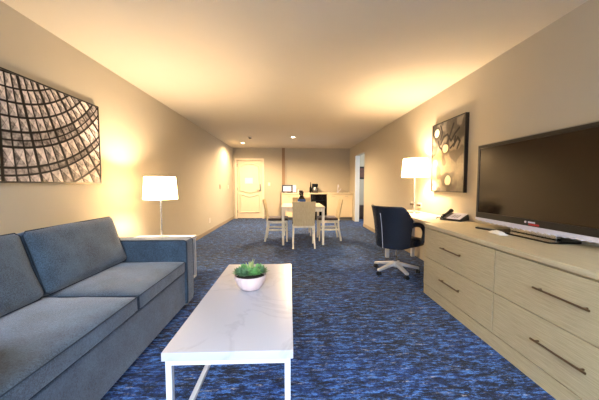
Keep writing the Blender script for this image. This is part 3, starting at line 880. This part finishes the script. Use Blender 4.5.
t = thing('mini_fridge', 'black mini fridge set beneath the kitchenette counter', 'fridge', (.66, YB, 0)); W = .51
obj('fridge_body', B(0, W, .06, .52, .02, .862), m_black, t, bev=.004)
fd = obj('door', B(.004, W-.004, .015, .059, .03, .66), m_gloss, t, bev=.006)
obj('handle', B(.03, .05, -.012, .015, .42, .62), m_black, fd, bev=.003)
fz = obj('freezer_door', B(.004, W-.004, .015, .059, .67, .858), m_gloss, t, bev=.006)
obj('handle', B(.03, .05, -.012, .015, .70, .83), m_black, fz, bev=.003)
obj('foot', B(.03, W-.03, .08, .55, 0, .02), m_black, t)
tag(obj('worktop', B(KX0, KX1, YB, KB-.062, .87, .91), m_counter, None, bev=.003), 'pale kitchenette worktop running over cabinets and mini fridge', 'worktop')
# microwave
t = thing('microwave', 'small black and steel microwave at the left end of the kitchenette worktop', 'microwave', (KX0+.015, YB+.12, .9105)); W = .47
obj('microwave_body', B(0, W, .015, .36, .012, .26), m_black, t, bev=.004)
md_ = obj('door', B(.004, .35, 0, .0145, .016, .256), m_gloss, t, bev=.003)
obj('door_window', B(.04, .30, -.002, -.0005, .05, .22), m_silver, md_, label='pale silver window')  # window is one flat pale silver colour
obj('control_panel', B(.354, W-.004, 0, .0145, .016, .256), m_silver, t)
obj('handle', B(.322, .338, -.02, -.0005, .04, .23), m_steel, md_)
for k in (.03, W-.07): obj('foot', B(k, k+.04, .05, .3, 0, .0115), m_black, t)
# little jars
for i, (x, hh, m) in enumerate(((.24, .11, m_bowl), (.34, .07, m_black))):
    t = thing('canister', ['pale small canister just right of the microwave', 'low dark canister between the microwave and coffee maker'][i], 'canister', (x, YB+.2, .9105))
    obj('canister_body', lathe(bmesh.new(), [(.035, 0), (.04, .005), (.04, hh)], 20), m, t, True)
    obj('lid', lathe(bmesh.new(), [(.042, hh+.0005), (.042, hh+.015), (.01, hh+.022)], 20), m_steel, t, True)
# coffee maker
t = thing('coffee_maker', 'black coffee maker with steel carafe on the worktop over the fridge', 'coffee maker', (.80, YB+.22, .9105))
obj('machine_base', B(-.10, .10, -.12, .12, 0, .03), m_black, t, bev=.008)
obj('water_tank', B(-.10, .10, .05, .12, .031, .30), m_black, t, bev=.012)
obj('brew_head', B(-.10, .10, -.11, .049, .20, .30), m_gloss, t, bev=.012)
cf = obj('carafe', lathe(bmesh.new(), [(.05, .031), (.075, .05), (.078, .10), (.05, .16), (.045, .185)], 24, 0, -.04), m_steel, t, True)
bm = bmesh.new(); tube(bm, [(.06, -.05, .165), (.115, -.07, .16), (.12, -.07, .1), (.075, -.06, .07)], .008, 8); obj('carafe_handle', bm, m_black, cf, True)
# utensil bottle with long neck
t = thing('bottle', 'slim dark bottle with tall neck left of the coffee maker', 'bottle', (.655, YB+.2, .9105))
obj('bottle_body', lathe(bmesh.new(), [(.03, 0), (.036, .01), (.036, .16), (.014, .22), (.012, .32)], 20), m_gloss, t, True)
obj('cap', lathe(bmesh.new(), [(.015, .321), (.015, .35)], 16), m_dplate, t)
# sink faucet
t = thing('kitchen_faucet', 'pale metal gooseneck faucet at the right end of the kitchenette worktop', 'faucet', (1.60, YB+.36, .9105))
obj('faucet_base', lathe(bmesh.new(), [(.035, 0), (.035, .02), (.02, .04)], 20), m_silver, t, True)
bm = bmesh.new(); tube(bm, [(0, 0, .03), (0, 0, .2), (.0, -.02, .25), (0, -.07, .27), (0, -.13, .25), (0, -.15, .18)], .014, 10); obj('spout', bm, m_silver, t, True)
bm = bmesh.new(); tube(bm, [(.01, 0, .04), (.06, -.01, .07), (.11, -.02, .14)], .01, 8); obj('lever_handle', bm, m_silver, t, True)

# ---------------------------------------------------------------- bedroom glimpse
t = thing('wall_art', 'small dark framed picture glimpsed through the doorway on the right', 'artwork', (2.57, YK, 1.6))
obj('frame', B(-.22, .22, -.03, 0, -.22, .22), m_bowlf, t, bev=.003)
obj('print', B(-.16, .16, -.032, -.0305, -.16, .16), plain('brown_print', (96, 60, 48), .6, var=.6, vscale=9), t)
t = thing('nightstand', 'low dark cabinet glimpsed at the bottom of the right doorway', 'cabinet', (2.60, YK-.24, 0))
m_dk = wood('dark_wood', (50, 38, 34), (84, 64, 52), sc=(2, 20, 20))
obj('carcass', B(-.3, .3, -.2, .2, .04, .45), m_dk, t, bev=.004)
obj('top', B(-.31, .31, -.215, .21, .451, .47), m_dk, t, bev=.003)
for z in (.08, .27): 
    q = obj('drawer', B(-.28, .28, -.213, -.2005, z, z+.165), m_dk, t, bev=.002); obj('handle', B(-.06, .06, -.23, -.2135, z+.08, z+.09), m_steel, q)
obj('plinth', B(-.28, .28, -.18, .18, 0, .0395), m_dk, t)

# ---------------------------------------------------------------- lights
def light(kind, name, loc, energy, col, **k):
    L = bpy.data.lights.new(name, kind); L.energy = energy; L.color = col
    for a, b in k.items():
        if a != 'rot': setattr(L, a, b)
    o = bpy.data.objects.new(name, L); C.objects.link(o); o.location = loc
    if 'rot' in k: o.rotation_euler = k['rot']
    return o
WARM = (1., .76, .50)
light('POINT', 'lamp_light_end_table', (-1.54, 3.19, .53+.62), 64, WARM, shadow_soft_size=.05)
light('POINT', 'lamp_light_desk', (1.79, 3.80, .76+.66), 66, WARM, shadow_soft_size=.05)
for x, y, e in ((-1.45, 8.15, 105), (.056, 7.13, 300)):
    light('SPOT', 'downlight_beam', (x, y, H-.03), e, (1., .70, .40), spot_size=math.radians(168), spot_blend=.6, shadow_soft_size=.05)
# area lights for daylight at the unseen rear window and in the bedroom
light('AREA', 'window_daylight', (0, YR-1.3, 2.9), 420, (.70, .84, 1.), shape='RECTANGLE', size=3.4, size_y=1.6, rot=(math.radians(52), 0, 0))
light('AREA', 'window_skylight', (0, YR-.25, 1.4), 30, (.86, .93, 1.), shape='RECTANGLE', size=2.9, size_y=1.5, rot=(math.radians(84), 0, 0))
light('AREA', 'bedroom_daylight', (4.1, 8.0, 1.6), 35, (.85, .93, 1.), shape='RECTANGLE', size=1.2, size_y=1.4, rot=(0, math.radians(90), 0))

wd = bpy.data.worlds.new('World'); scn.world = wd; wd.use_nodes = True
wd.node_tree.nodes['Background'].inputs[0].default_value = (.62, .74, 1, 1)
wd.node_tree.nodes['Background'].inputs[1].default_value = .35

# ---------------------------------------------------------------- camera
cam = bpy.data.cameras.new('camera'); co = bpy.data.objects.new('camera', cam); C.objects.link(co)
cam.sensor_fit = 'HORIZONTAL'; cam.sensor_width = 36; cam.lens = 266/599*36; cam.clip_start = .02
co.location = (0, 0, 1.17)
co.rotation_euler = (math.radians(90-3.226), 0, math.radians(-1.83))
scn.camera = co
scn.view_settings.view_transform = 'Standard'; scn.view_settings.look = 'None'
scn.view_settings.gamma = 1; scn.view_settings.use_curve_mapping = False
scn.view_settings.exposure = 1.08
